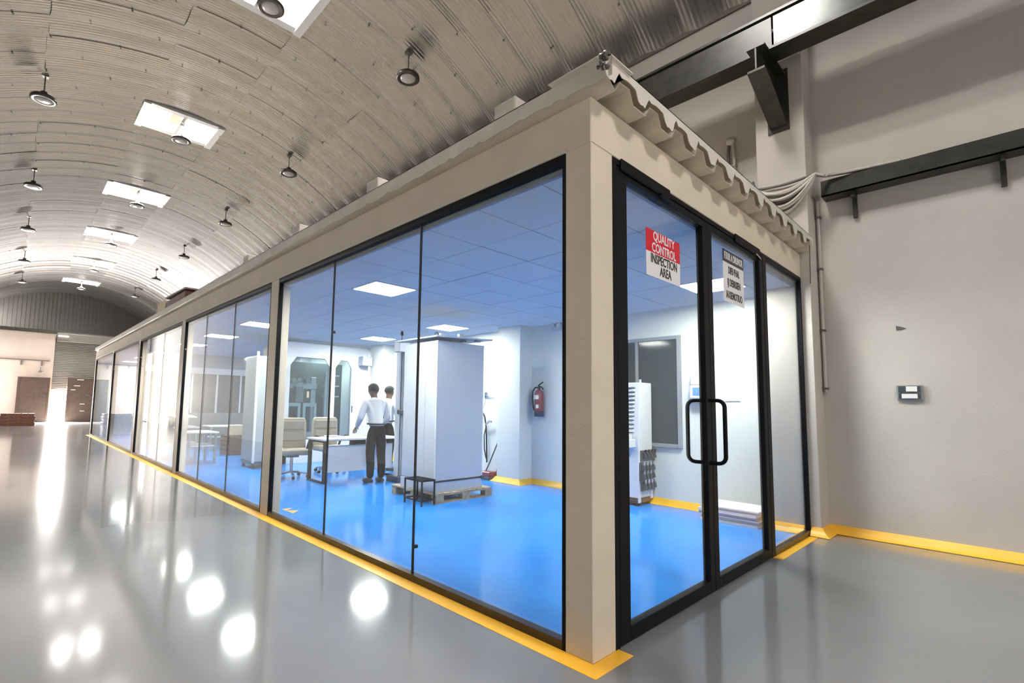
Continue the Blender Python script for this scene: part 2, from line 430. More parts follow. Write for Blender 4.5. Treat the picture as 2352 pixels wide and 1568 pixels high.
for n, (L, nm) in enumerate(((LA, 'along the long glass side'), (LB, 'along the wall side'))):
    for k, (i, j) in enumerate(L):
        x0 = GX+i*TX; y0 = GY+j*TY; z = CH+.002
        t = thing('ceiling_light', (x0+TX/2, y0+TY/2, z), f'square recessed ceiling light panel, {ordn[k]} from the door end {nm}', 'light', 'square light panels in the room ceiling')
        fr = MB()
        fr.box(x0+.006, x0+.03, y0+.006, y0+TY-.006, z-.006, z+.03).box(x0+TX-.03, x0+TX-.006, y0+.006, y0+TY-.006, z-.006, z+.03)
        fr.box(x0+.03, x0+TX-.03, y0+.006, y0+.03, z-.006, z+.03).box(x0+.03, x0+TX-.03, y0+TY-.03, y0+TY-.006, z-.006, z+.03)
        part('frame', fr, WHITE, t); part('diffuser', bx(x0+.03, x0+TX-.03, y0+.03, y0+TY-.03, z, z+.02), PANELEM, t)

# long side glazing: one window per bay
bays = [(.174, 4.368, (1.59, 3.02)), (4.594, 8.661, (5.99, 7.38)), (8.89, 12.868, (10.4, 11.8)), (13.09, 17.109, ()), (17.30, 21.27, ())]
for i, (a, b, js) in enumerate(bays):
    wi = thing(f'window_{i+1}', (.03, (a+b)/2, 0), f'frameless glass bay {i+1} of the long side counted from the corner', kind='structure')
    part('frame', MB().box(0, .05, a, a+.022, 0, GH), BLACK, wi)
    part('frame', MB().box(0, .05, b-.022, b, 0, GH), BLACK, wi)
    part('head_rail', MB().box(.0, .055, a+.022, b-.022, GH-.055, GH), BLACK, wi)
    part('sill_rail', MB().box(.0, .055, a+.022, b-.022, 0, .05), mat('bronze_rail', (.03, .018, .012), .3), wi)
    e = [a+.022]+list(js)+[b-.022]
    for q in range(len(e)-1):
        part('pane', bx(.022, .034, e[q]+.004, e[q+1]-.004, .045, GH-.05), GLASS, wi)
    for y in js: part('joint', bx(.020, .036, y-.006, y+.006, .05, GH-.05), SEAL, wi)
    if i == 0:
        for y, z in ((1.59, .25), (3.02, 2.0)):
            part('glass_clip', MB().cyl((.014, y-.03, z), (.042, y-.03, z), .014, 10), SEAL, wi)
# front glazing: two door leaves and a side light
hd = MB().box(.217, PF, .0, .06, 2.735, GH)
fr = thing('window_6', (2.2, .03, 0), 'black outer frame and fixed side light of the door front', kind='structure')
part('head_rail', bx(.217, PF, 0, .06, 2.745, GH), BLACK, fr, .003)
part('frame', bx(.217, .262, 0, .06, 0, 2.745), BLACK, fr, .003)
part('mullion', bx(2.82, 2.91, 0, .07, 0, 2.745), BLACK, fr, .003)
part('frame', bx(4.045, PF, 0, .05, 0, 2.745), BLACK, fr, .003)
part('sill_rail', bx(2.91, 4.045, 0, .05, 0, .05), mat('bronze_rail', (.03, .018, .012), .3), fr)
part('pane', bx(2.91, 4.045, .02, .032, .05, 2.745), GLASS, fr)
for n, (xa, xb, sa, sb) in enumerate(((.268, 1.56, .38, 1.48), (1.567, 2.815, 1.645, 2.735))):
    d = thing(f'door_{n+1}', ((xa+xb)/2, .03, 0), ['black framed glass door leaf next to the corner post', 'black framed glass door leaf next to the side light'][n], kind='structure')
    part('stile', bx(xa, sa, .002, .055, .005, 2.738), BLACK, d, .003); part('stile', bx(sb, xb, .002, .055, .005, 2.738), BLACK, d, .003)
    part('rail', bx(sa, sb, .002, .055, .005, .085), BLACK, d, .003); part('rail', bx(sa, sb, .002, .055, 2.685, 2.738), BLACK, d, .003)
    part('pane', bx(sa-.01, sb+.01, .022, .032, .08, 2.69), GLASS, d)
    if n == 0:
        for sg in (-1, 1):
            y0 = .03; y1 = .03+sg*.135; zt, zb = 1.37, .915; r = .05; pth = [(1.525, y0, zt)]
            for k in range(6):
                a = pi/2*k/5; pth.append((1.525, y1-sg*r+sg*r*sin(a), zt-r+r*cos(a)))
            for k in range(6):
                a = pi/2*k/5; pth.append((1.525, y1-sg*r+sg*r*cos(a), zb+r-r*sin(a)))
            pth.append((1.525, y0, zb))
            part('handle', MB().tube(pth, .0145, 10), BLACK, d)
for xa, xb, lb in ((.30, .93, 'black floor-spring box at the top of the first door leaf'), (2.12, 2.72, 'black closer box above the second door leaf')):
    t = thing('door_closer', ((xa+xb)/2, -.02, 2.72), lb, 'door closer', 'door closers on the door head')
    part('body', bx(xa, xb, -.014, .0, 2.715, 2.79), BLACK, t, .006)
    part('arm', MB().bar((xb-.15, -.012, 2.71), (xb-.02, -.010, 2.69), .03, .015), CHROME if xa > 1 else BLACK, t)

# roof sheet of the room
rs = thing('roof', (2, 10, FH), 'corrugated metal roof sheet over the glazed room', kind='structure')
prof = []; PT = .3425; nx = 12; x = -.06
for k in range(nx+1):
    xb = .07+(k-1)*PT
    prof += [(xb+.0, 0), (xb+.05, .075), (xb+.16, .082), (xb+.20, .0)]
prof = [(-.02, .075)]+[(min(PF, p[0]), p[1]) for p in prof if -.02 < p[0]]
m = MB(); v = []; f = []
for px, pz in prof: v += [(px, -.11, FH+.006+pz), (px, 21.6, FH+.006+pz), (px, -.11, FH+.010+pz), (px, 21.6, FH+.010+pz)]
for i in range(len(prof)-1):
    a = 4*i; b = a+4; f += [(a, b, b+1, a+1), (a+2, a+3, b+3, b+2), (a, a+2, b+2, b)]
m.add(v, f); part('deck_sheet', m, CREAM, rs, fixn=False)
# front flashing with jagged lip
cap = MB(); top = FH+.155; pr = []
cap.box(-.07, PF, -.13, .25, top-.006, top)
vv = []; ff = []; n = 160
for i in range(n+1):
    x = -.07+(PF+.07)*i/n; ph = ((x-.07) % PT)/PT
    z = FH+.085
    if ph < .10: z = FH+.085+.035*ph/.10+.01
    elif ph < .58: z = FH+.092+.012*sin((ph-.1)*6.5)
    else: z = FH+.075-.045*min(1, (ph-.58)/.10)*(1 if ph < .95 else 0)+random.uniform(-.006, .006)
    vv += [(x, -.13, z), (x, -.13, top), (x, -.126, z), (x, -.126, top)]
for i in range(n):
    a = 4*i; b = a+4; ff += [(a, b, b+1, a+1), (a+2, a+3, b+3, b+2), (a, a+2, b+2, b)]
cap.add(vv, ff); part('front_flashing', cap, FLASH, rs, fixn=False)
cap = MB(); cap.box(-.03, .2, -.15, 21.6, top-.006, top)
vv = []; ff = []; n = 420
for i in range(n+1):
    y = -.15+21.75*i/n
    z = FH+.045+.006*sin(y*2.3)+.004*sin(y*19+1)+random.uniform(-.005, .005)+(.014 if random.random() < .08 else 0)
    vv += [(-.03, y, z), (-.03, y, top), (-.026, y, z), (-.026, y, top)]
for i in range(n):
    a = 4*i; b = a+4; ff += [(a, b, b+1, a+1), (a+2, a+3, b+3, b+2), (a, a+2, b+2, b)]
cap.add(vv, ff); part('side_flashing', cap, FLASH, rs, fixn=False)
cs = MB()
for k in range(14): cs.ball((-.073+random.uniform(-.004, 0), -.14+random.uniform(-.01, .05), FH+.06+k*.006), .008+random.random()*.012, n=6, m=4)
part('sealant_stain', cs, DARKCABLE, rs, kind='stuff')

# yellow floor marking
def tape(lb, *b):
    return solo('floor_marking', bx(*b), YELLOW, lb, kind='structure')
tape('yellow stripe along the foot of the long glass side', -.115, 0, -.09, 21.5, 0, .002)
tape('yellow stripe round the corner post', 0, .24, -.09, 0, 0, .0022)
tape('yellow stripe in front of the side light', 2.82, 3.98, -.08, 0, 0, .002)
tape('pale yellow stripe inside the long glass side', .055, .11, .06, 21.2, .003, .005)
tape('yellow stripe inside the side light', 2.9, 4.0, .05, .11, .003, .0052)
def cove(lb, pts, s):
    mb = MB(); c = .085
    # pts: polyline on plan, s = side the cove lies on (left normal * s)
    P = [Vector((p[0], p[1], 0)) for p in pts]; k = len(P); prof = [(0, c), (.012, c), (.035, .05), (.06, .022), (c, .004), (c, 0), (0, 0)]
    rows = []
    for i in range(k):
        d0 = (P[i]-P[i-1]).normalized() if i else (P[1]-P[0]).normalized()
        d1 = (P[i+1]-P[i]).normalized() if i < k-1 else d0
        n0 = Vector((-d0.y, d0.x, 0))*s; n1 = Vector((-d1.y, d1.x, 0))*s
        nn = (n0+n1); nn = nn/ max(.3, nn.dot(n0))
        rows.append([P[i]+nn*a+Vector((0, 0, .003+b)) for a, b in prof])
    q = len(prof); v = [p for r in rows for p in r]; f = []
    for i in range(k-1):
        for j in range(q): f.append((i*q+j, i*q+(j+1) % q, (i+1)*q+(j+1) % q, (i+1)*q+j))
    f += [tuple(range(q)), tuple(range((k-1)*q, k*q))[::-1]]
    mb.add(v, f)
    return solo('baseboard_right', mb, YELLOW, lb, kind='structure')
cove('yellow coved skirting along the side wall and pilaster outside the room', [(W, YB+.1), (W, -.094), (PF, -.094), (PF, -.005)], 1)
cove('yellow coved skirting on the inner face of the pilaster by the door', [(PF, .055), (PF, .40), (W, .40)], 1)
cove('yellow coved skirting along the room wall up to the extinguisher pilaster', [(W, .42), (W, 4.135), (PF, 4.135), (PF, 4.663), (W, 4.663), (W, 8.42)], 1)
solo('floor_marking', MB().prism([(.28, 4.30), (.40, 4.42), (.28, 4.50), (.40, 4.6), (.27, 4.6)], 'z', .003, .005), YELLOW, 'small yellow tape patch at the foot of the second post', kind='structure')

# ================================================================== HALL OBJECTS
rowname = {0: 'middle', -1: 'left', 1: 'right'}
for k in range(-2, 6):
    yc = 6.3+PITCH*k; z0 = ZC+RV-.06; z1 = z0+.36
    pos = ordn[k] if k >= 0 else ['behind', 'just'][k+2]
    t = thing('skylight', (XA, yc, z0), (f'roof light opening with white curb, {ordn[k]} from the camera' if k >= 0 else ['roof light opening far behind the camera', 'roof light opening just above the camera'][k+2]), 'skylight', 'roof lights along the vault')
    cb = MB()
    cb.box(XA-.84, XA-.70, yc-.63, yc+.63, z0-.03, z1).box(XA+.70, XA+.84, yc-.63, yc+.63, z0-.03, z1)
    cb.box(XA-.70, XA+.70, yc-.63, yc-.48, z0+.0, z1).box(XA-.70, XA+.70, yc+.48, yc+.63, z0+.0, z1)
    part('curb', cb, WHITE, t)
    part('glazing', bx(XA-.7, XA+.7, yc-.48, yc+.48, z1-.03, z1), SKYPANE, t)
    part('crossbar', bx(XA-.03, XA+.03, yc-.48, yc+.48, z0, z0+.03), WHITE, t)
    part('centre_plate', bx(XA-.17, XA+.17, yc-.48, yc+.48, z1-.10, z1-.05), mat('peach_bar', (.75, .6, .45), .6), t)
def make_lamp(loc, drop, label):
    t = thing('high_bay_lamp', loc, label, 'lamp', 'unlit disc lamps hanging from the vault')
    x, y, z = loc
    part('housing', MB().lathe([(.0, .13), (.055, .13), (.06, .07), (.10, .06), (.19, .03), (.205, .0), (.205, -.035), (.18, -.045), (.135, -.03)], (x, y, z), 28), mat('lamp_black', (.03, .025, .024), .3), t)
    part('lens', MB().lathe([(.135, -.03), (.135, -.036), (.10, -.052), (.0, -.058)], (x, y, z), 24), LENS, t)
    part('rod', MB().cyl((x, y, z+.12), (x, y, z+drop), .012, 8), WHITE if abs(x-XA) < .5 else DARKCABLE, t)
    part('junction_box', bx(x-.05, x+.05, y-.05, y+.05, z+drop-.06, z+drop), DARKCABLE, t)
    return t
ZL = 7.5
L0 = make_lamp((XA, 6.06, ZL), .438, 'unlit disc lamp hanging under the first roof light of the middle row')
ZR = 7.1
L1 = make_lamp((2.52, 5.46, ZR), .49, 'unlit disc lamp, nearest of the row above the glazed room')
nth = ['nearest', 'second', 'third', 'fourth', 'fifth', 'sixth']
for k in range(1, 6):
    dup(L0, (XA, 6.06+PITCH*k, ZL), None, f'unlit disc lamp, {nth[k]} of the middle row under the roof lights')
for k, y in enumerate((10.62, 15.65, 20.91, 26.11, 31.6)):
    dup(L1, (2.52, y, ZR), None, f'unlit disc lamp, {nth[k+1]} of the row above the glazed room')
for k, y in enumerate((10.81, 16.2, 20.98, 26.4, 31.5)):
    dup(L1, (-2.205, y, ZR-.06), None, f'unlit disc lamp, {nth[k]} of the row on the open hall side')

# crane beam on brackets
cb = thing('crane_beam', (3.62, 15, 5.2), 'dark green steel crane rail beam along the side wall', 'beam')
xf0, xf1 = 3.50, 3.78; zb, zt = 5.21, 5.63
part('web', bx(3.63, 3.65, YB, YE-.2, zb+.02, zt-.02), STEEL, cb)
part('flange', bx(xf0, xf1, YB, YE-.2, zb, zb+.03), STEEL, cb); part('flange', bx(xf0, xf1, YB, YE-.2, zt-.03, zt), STEEL, cb)
GLINT = mat('glint_steel', (.05, .055, .05), .24, metal=.35, noise=.4, scale=6)  # lighter, glossier steel puts the roof light's reflection on the near web
part('web', bx(3.51, 3.522, YB, .02, zb+.03, zt-.06), GLINT, cb); part('web', bx(3.51, 3.522, .04, YE-.2, zb+.03, zt-.06), STEEL, cb)
part('rail', bx(3.60, 3.68, YB, YE-.2, zt, zt+.05), STEEL, cb)
for i, (a, b) in enumerate(PILS[:1]):
    yc = (a+b)/2
    t = thing('crane_bracket', (PF, yc, 4.6), 'dark steel bracket under the crane beam on the pilaster by the door front', 'bracket')
    xt = 3.34; z1 = zb; z0 = 4.95
    part('flange', bx(xt, PF, yc-.09, yc+.09, z1-.02, z1), STEEL, t)
    part('web', MB().prism([(xt+.005, z1-.02), (PF, z1-.02), (PF, 4.62), (xt+.005, z0)], 'y', yc-.008, yc+.008), STEEL, t)
    part('flange', MB().prism([(xt, z0), (xt, z0-.025), (PF, 4.58), (PF, 4.62)], 'y', yc-.085, yc+.085), STEEL, t)
    part('base_plate', bx(PF-.015, PF, yc-.11, yc+.11, 4.53, z1+.06), mat('black_steel', (.02, .018, .016), .6), t)
# lower channel with hanger posts
lc = thing('cable_channel', (4.3, -4, 3.68), 'dark green steel channel along the side wall right of the pilaster', 'channel')
part('top_flange', bx(4.2, W-.004, YB+.02, -.2, 3.84, 3.86), STEEL, lc)
part('web', bx(4.2, 4.215, YB, -.2, 3.68, 3.84), STEEL, lc); part('bottom_flange', bx(4.2, W-.004, YB+.02, -.2, 3.68, 3.695), STEEL, lc)
for y in (-.47, -1.58, -2.7, -3.8):
    part('post', bx(W-.05, W-.004, y-.02, y+.02, 3.42, 3.69), STEEL, lc); part('post', bx(4.24, W-.05, y-.015, y+.015, 3.62, 3.68), STEEL, lc)
# cables
cbl = thing('cable_bundle', (4.03, .1, 3.5), 'bundle of loose grey cables looped round the pilaster below the bracket', 'cables')
for k in range(22):
    s = random.random(); sag = .02+.36*random.random(); out = .02+.06*random.random(); dz = random.uniform(-.06, .03); r = .010+.008*random.random()
    pts = []
    for i in range(17):
        u = i/16; y = .47-.66*u; z = 3.93+dz*(1-u)-.04*u-sag*sin(pi*u)**(.7+.5*s)
        x = PF-out-.03*sin(pi*u); pts.append((x, y, z))
    pts += [(4.14, -.26, 3.885), (4.26, -.6-.3*random.random(), 3.885)]
    part('cable', MB().tube(pts, r, 6), CABLE if k % 4 else DARKCABLE, cbl)
part('clamp', MB().bar((PF-.02, .40, 3.80), (PF-.02, .44, 4.02), .03, .02), DARKCABLE, cbl)
cd = thing('conduit', (4.37, -.13, 1.5), 'thin vertical conduit pipe in the corner beside the pilaster', 'pipe')
part('pipe', MB().cyl((4.37, -.125, 1.52), (4.37, -.125, 3.7), .016, 8), WALL, cd)
for z in (1.55, 2.2, 2.9, 3.5): part('clip', bx(4.345, W, -.15, -.10, z, z+.02), DARKCABLE, cd)
pp = thing('wall_pipe', (4.36, .78, 4.2), 'pair of short grey pipes on the wall above the room roof', 'pipe')
for dy in (-.035, .03): part('pipe', MB().tube([(4.36, .78+dy*.6, 4.76), (4.35, .78+dy, 4.6), (4.36, .76+dy, 4.1)], .018, 8), DARKCABLE if dy > 0 else CABLE, pp)
part('cap', MB().ball((4.35, .78, 4.77), .05, .055, .05), CABLE, pp); part('tie', bx(4.32, 4.39, .715, .825, 4.42, 4.435), CABLE, pp)
sb = thing('switch_box', (4.38, -.82, 1.43), 'dark wall box with two white labels right of the pilaster', 'switch box')
part('case', bx(4.37, W, -.925, -.725, 1.435, 1.585), MIDGREY, sb, .004); part('insert', bx(4.362, 4.37, -.91, -.74, 1.515, 1.575), DARK, sb); part('insert', bx(4.362, 4.37, -.91, -.74, 1.448, 1.505), DARK, sb)
part('label_plate', bx(4.358, 4.362, -.885, -.80, 1.520, 1.572), LABEL, sb); part('label_plate', bx(4.358, 4.362, -.885, -.765, 1.452, 1.497), LABEL, sb)
solo('wall_scar', MB().prism([(-.745, 2.20), (-.79, 2.185), (-.83, 2.165), (-.80, 2.155), (-.75, 2.15)], 'x', W-.004, W+.001), DARKCABLE, 'small grey scar where a fitting was removed from the wall', 'mark')
solo('hanging_wire', MB().tube([(3.98, -.12, 3.1), (3.985, -.115, 2.95), (3.99, -.11, 2.68)], .005, 5), DARKCABLE, 'thin dark wire hanging from the roof edge beside the pilaster', 'wire')
# things on the room roof
for k, y in enumerate((.73, 2.42, 4.1, 5.8)):
    solo('roof_block', bx(.06, .24, y-.10, y+.10, FH+.155, FH+.33), WALL, f'white plaster block standing on the room roof edge, {ordn[k]} from the corner', 'block', 'plaster blocks on the roof edge', bevel=.008)
for k in range(8):
    y = 5.1+k*.0 if False else 4.5+.28*(k+1)+(.0)
    if 5.65 < y < 5.95: continue
    solo('roof_tile', MB().tube([(.10, y, FH+.17), (.5, y, FH+.19)], .075, 10), WALL, f'rounded pale ridge piece on the room roof, {nth[k] if k < 6 else "far"} of the short row', 'ridge piece', 'rounded pieces on the roof')
solo('carton', bx(.1, .6, 11.0, 11.8, FH+.15, FH+.46), CARD, 'pale carton on the far room roof', 'box', bevel=.01)
rb_ = thing('roof_case', (.3, 10.1, FH+.15), 'dark rusty steel case on the room roof beside a carton', 'case')
part('body', bx(.1, .7, 9.3, 10.85, FH+.16, FH+.40), RUST, rb_, .01); part('lid', MB().bar((.4, 9.2, FH+.43), (.4, 10.9, FH+.47), .66, .03), DARKCABLE, rb_)
solo('steel_offcut', MB().bar((.15, 12.3, FH+.16), (.3, 13.2, FH+.35), .05, .03).bar((.2, 12.6, FH+.16), (.35, 12.4, FH+.4), .04, .03), DARKCABLE, 'bundle of bent dark steel offcuts on the far room roof', 'scrap')

# far end: doors and pallets
def door_leaf(name, x0, x1, h, y, lb):
    t = thing(name, ((x0+x1)/2, y, 0), lb, 'door leaf')
    part('panel', bx(x0, x1, y, y+.06, .0, h), BROWN, t, .01)
    part('edge_strip', bx(x0, x0+.08, y-.02, y, 0, h), BROWN, t); part('edge_strip', bx(x1-.08, x1, y-.02, y, 0, h), BROWN, t)
    for z in (.15, h*.5, h-.2): part('rail', bx(x0+.08, x1-.08, y-.015, y, z, z+.1), BROWN, t)
    part('latch', MB().bar((x1-.35, y-.03, h*.62), (x1-.12, y-.03, h*.58), .04, .05), DARK, t)
    return t
door_leaf('door_leaf', -1.98, -.63, 2.45, YL-.25, 'brown steel door leaf left of the bright doorway')
dl = door_leaf('door_leaf', .12, 1.36, 2.5, YL-.25, 'brown steel door leaf right of the bright doorway, with light slits')
for x, z, wd in ((.55, 2.38, .3), (.42, 2.03, .28), (.3, 1.8, .2), (.75, 1.0, .22), (.78, .6, .2)): part('slot', bx(x, x+wd, YL-.285, YL-.272, z, z+.03), LABEL, dl)
wp = thing('wall_rail', (-2, YL-.1, 3.4), 'thin dark pipe rail on the far plaster wall', 'rail')
part('bar', bx(-3.7, -.72, YL-.12, YL-.05, 3.36, 3.42), DARKCABLE, wp)
for x in (-2.95, -1.9, -1.05): part('post', bx(x-.03, x+.03, YL-.08, YL, 3.1, 3.36), DARKCABLE, wp)
wlmp = thing('wall_lamp', (-1.1, YL-.2, 2.7), 'small wall lamp with cap above the brown door leaf', 'lamp')
part('shade', MB().lathe([(.02, .1), (.12, 0), (.1, -.03)], (-1.08, YL-.2, 2.75), 12), DARKCABLE, wlmp); part('arm', MB().tube([(-1.08, YL, 3.0), (-1.08, YL-.15, 2.98), (-1.08, YL-.2, 2.84)], .015, 6), DARKCABLE, wlmp)
for k in range(4):
    z = .145*k; x0 = -2.55+.04*(k % 2); x1 = -1.28+.03*((k+1) % 2); y0 = 29.7
    t = thing('pallet', ((x0+x1)/2, y0+.4, z), f'rust brown pallet in the stack at the far end, {["bottom", "second from bottom", "third from bottom", "topmost"][k]}', 'pallet', 'rust brown pallets stacked by the far door')
    for j in range(3): part('block', bx(x0+.03, x1-.03, y0+.02+.36*j, y0+.10+.36*j, z+.02, z+.115), RUST, t)
    for j in range(5): part('board', bx(x0+(x1-x0)*j/5+.02, x0+(x1-x0)*(j+1)/5-.02, y0, y0+.84, z+.115, z+.143), RUST, t)
    part('base_board', bx(x0, x1, y0, y0+.12, z, z+.02), RUST, t); part('base_board', bx(x0, x1, y0+.72, y0+.84, z, z+.02), RUST, t)

# ================================================================== ROOM OBJECTS
# signs on the doors
s1 = thing('sign', (.88, -.0, 2.15), 'red and white sign on the glass door reading quality control inspection area', 'sign')
ys = .0195
part('upper_field', bx(.64, 1.12, ys-.002, ys, 2.315, 2.465), SIGNRED, s1); part('lower_field', bx(.64, 1.12, ys-.002, ys, 2.155, 2.315), SIGNWHITE, s1)
R90 = (pi/2, 0, 0)
text('QUALITY', .085, SIGNWHITE, s1, (.885, ys-.003, 2.428), R90, .86, .02); text('CONTROL', .085, SIGNWHITE, s1, (.885, ys-.003, 2.350), R90, .83, .02)
text('INSPECTION', .085, SIGNBLACK, s1, (.885, ys-.003, 2.275), R90, .78, .02); text('AREA', .085, SIGNBLACK, s1, (.90, ys-.003, 2.203), R90, .78, .02)
s2 = thing('sign', (2.13, -.0, 2.18), 'black and white notice on the second glass door', 'sign')
part('upper_field', bx(1.905, 2.36, ys-.002, ys, 2.515, 2.62), SIGNBLACK, s2); part('lower_field', bx(1.905, 2.36, ys-.002, ys, 2.185, 2.515), SIGNWHITE, s2)
for tx, z, m_, sx in (('FUUR A DRUNOR', 2.567, SIGNWHITE, .60), ('DIFB PHAL', 2.455, SIGNBLACK, .62), ('IJ DEBRSIEN', 2.352, SIGNBLACK, .66), ('IAXIEMOTIUO', 2.245, SIGNBLACK, .66)):
    text(tx, .085, m_, s2, (2.135, ys-.003, z), R90, sx, .025)

# electrical cabinet on its pallet
pl = thing('pallet', (2.46, 4.22, 0), 'pale wooden pallet under the tall grey cabinet', 'pallet')
for y in (3.70, 4.17, 4.63):
    part('base_board', bx(1.95, 3.0, y, y+.1, .003, .022), WOOD, pl)
    for x in (1.95, 2.42, 2.86): part('block', bx(x, x+.14, y, y+.1, .022, .098), WOOD, pl, .003)
    part('stringer', bx(1.95, 3.0, y, y+.1, .098, .112), WOOD, pl)
for k in range(7): part('deck_board', bx(1.94+k*.152, 1.94+k*.152+.13, 3.695, 4.74, .112, .132), WOOD, pl, .002)
cab = thing('cabinet', (2.41, 4.15, .132), 'tall grey sheet metal cabinet standing on a pallet', 'cabinet')
x0, x1, y0, y1 = 1.97, 2.85, 3.76, 4.55
part('plinth', bx(x0, x1, y0, y1, .132, .27), CABGREY, cab, .004); part('body', bx(x0+.01, x1-.01, y0+.01, y1-.01, .27, 2.19), CABGREY, cab)
part('front_panel', bx(x0+.015, x1-.004, y0, y0+.012, .285, 2.18), CABGREY, cab, .004)
part('side_panel', bx(x0, x0+.012, y0+.005, y0+.25, .285, 2.18), CABGREY, cab, .004); part('side_panel', bx(x0, x0+.012, y0+.256, y1-.02, .285, 2.18), CABGREY, cab, .004)
part('corner_post', bx(x0-.002, x0+.012, y0-.002, y0+.012, .27, 2.19), WHITE, cab, label='pale corner edge'); part('corner_post', bx(x1-.012, x1+.002, y0-.002, y0+.012, .27, 2.19), WHITE, cab, label='pale corner edge')
part('strap', bx(x0-.004, x1+.01, y0-.012, y0-.001, .27, .29), SEAL, cab, label='black strap along the cabinet foot')
part('buckle', bx(x1-.03, x1+.03, y0-.02, y0, .255, .30), DARK, cab)
part('roof_panel', MB().prism([(1.90, 2.225), (2.97, 2.275), (2.97, 2.29), (1.90, 2.245)], 'y', 3.70, 4.70), CABGREY, cab)
part('eye_bolt', MB().tube([(1.98+.03*cos(a), 3.8, 2.27+.03*sin(a)) for a in [k*pi/5 for k in range(10)]], .007, 6, closed=True), DARK, cab)
for p in ((2.15, 3.9, .05), (2.4, 3.78, .06), (2.65, 4.0, .035), (2.8, 3.85, .03)): part('bracket', bx(p[0]-.04, p[0]+.04, p[1]-.03, p[1]+.03, 2.245, 2.26+p[2]), CABGREY, cab)
# step stool
stl = thing('step_stool', (1.8, 3.87, 0), 'black metal step stool with mesh top beside the pallet', 'stool')
ax, bx_, ay, by = 1.70, 1.905, 3.68, 3.69+.36
for x, y in ((ax, ay), (ax, by), (bx_, ay), (bx_, by)): part('leg', bx(x-.009, x+.009, y-.009, y+.009, .003, .33), BLACK, stl)
for p, q in (((ax, ay), (bx_, ay)), ((ax, by), (bx_, by)), ((ax, ay), (ax, by)), ((bx_, ay), (bx_, by))):
    part('rail', MB().bar((*p, .322), (*q, .322), .018, .022), BLACK, stl); part('rail', MB().bar((*p, .07), (*q, .07), .014, .018), BLACK, stl)
msh = MB()
for k in range(1, 9): msh.bar((ax+(bx_-ax)*k/9, ay, .33), (ax+(bx_-ax)*k/9, by, .33), .008, .004)
for k in range(1, 12): msh.bar((ax, ay+(by-ay)*k/12, .331), (bx_, ay+(by-ay)*k/12, .331), .008, .004)
part('mesh_top', msh, BLACK, stl)
# measuring column
mc = thing('measuring_column', (2.68, 5.6, 0), 'tall aluminium measuring column with dark rails behind the grey cabinet', 'gauge')
part('base', bx(2.55, 2.82, 5.45, 5.8, .003, .10), DARK, mc, .008)
part('profile', bx(2.60, 2.635, 5.57, 5.66, .1, 2.28), WHITE, mc, .003); part('profile', bx(2.715, 2.75, 5.57, 5.66, .1, 2.28), CABGREY, mc, .003)
part('rail', bx(2.635, 2.645, 5.555, 5.57, .1, 2.26), DARK, mc); part('rail', bx(2.705, 2.715, 5.555, 5.57, .1, 2.26), DARK, mc); part('back_plate', bx(2.635, 2.715, 5.62, 5.64, .1, 2.25), CABGREY, mc)
part('carriage', bx(2.595, 2.755, 5.53, 5.60, 1.14, 1.21), DARK, mc, .004); part('head', bx(2.57, 2.79, 5.54, 5.70, 2.20, 2.38), CABGREY, mc, .01)
part('probe', MB().cyl((2.66, 5.6, 2.38), (2.66, 5.6, 2.5), .008, 6).ball((2.66, 5.6, 2.53), .03, .03, .045), SEAL, mc)
part('knob', MB().ball((2.74, 5.53, .22), .03), DARK, mc)

# desk
dk = thing('desk', (2.28, 6.35, 0), 'white topped desk with black loop legs and white modesty panel', 'desk')
dx0, dx1, dy0, dy1 = 1.53, 2.98, 6.06, 6.66
part('desk_top', bx(dx0-.03, dx1+.03, dy0-.02, dy1+.02, .69, .72), WHITE, dk, .004)
part('modesty_panel', bx(dx0+.06, dx1-.06, dy0+.12, dy0+.14, .16, .60), WHITE, dk, .003)
for x in (dx0, dx1-.05):
    lp = MB(); lp.box(x, x+.05, dy0, dy0+.06, .003, .69).box(x, x+.05, dy1-.06, dy1, .003, .69).box(x, x+.05, dy0+.06, dy1-.06, .003, .03).box(x, x+.05, dy0+.06, dy1-.06, .66, .69)
    part('leg', lp, BLACK, dk, .003)
part('cross_bar', bx(dx0+.05, dx1-.05, dy1-.06, dy1-.02, .64, .69), BLACK, dk)
solo('paper_stack', bx(1.78, 2.0, 6.42, 6.6, .72, .745), PAPER, 'low pile of white papers on the desk', 'papers', bevel=.003)
solo('laptop', MB().box(2.5, 2.78, 6.3, 6.5, .72, .735).prism([(6.5, .735), (6.56, .92), (6.57, .92), (6.51, .735)], 'x', 2.5, 2.78), WHITE, 'open white laptop on the desk beside the standing man', 'laptop')

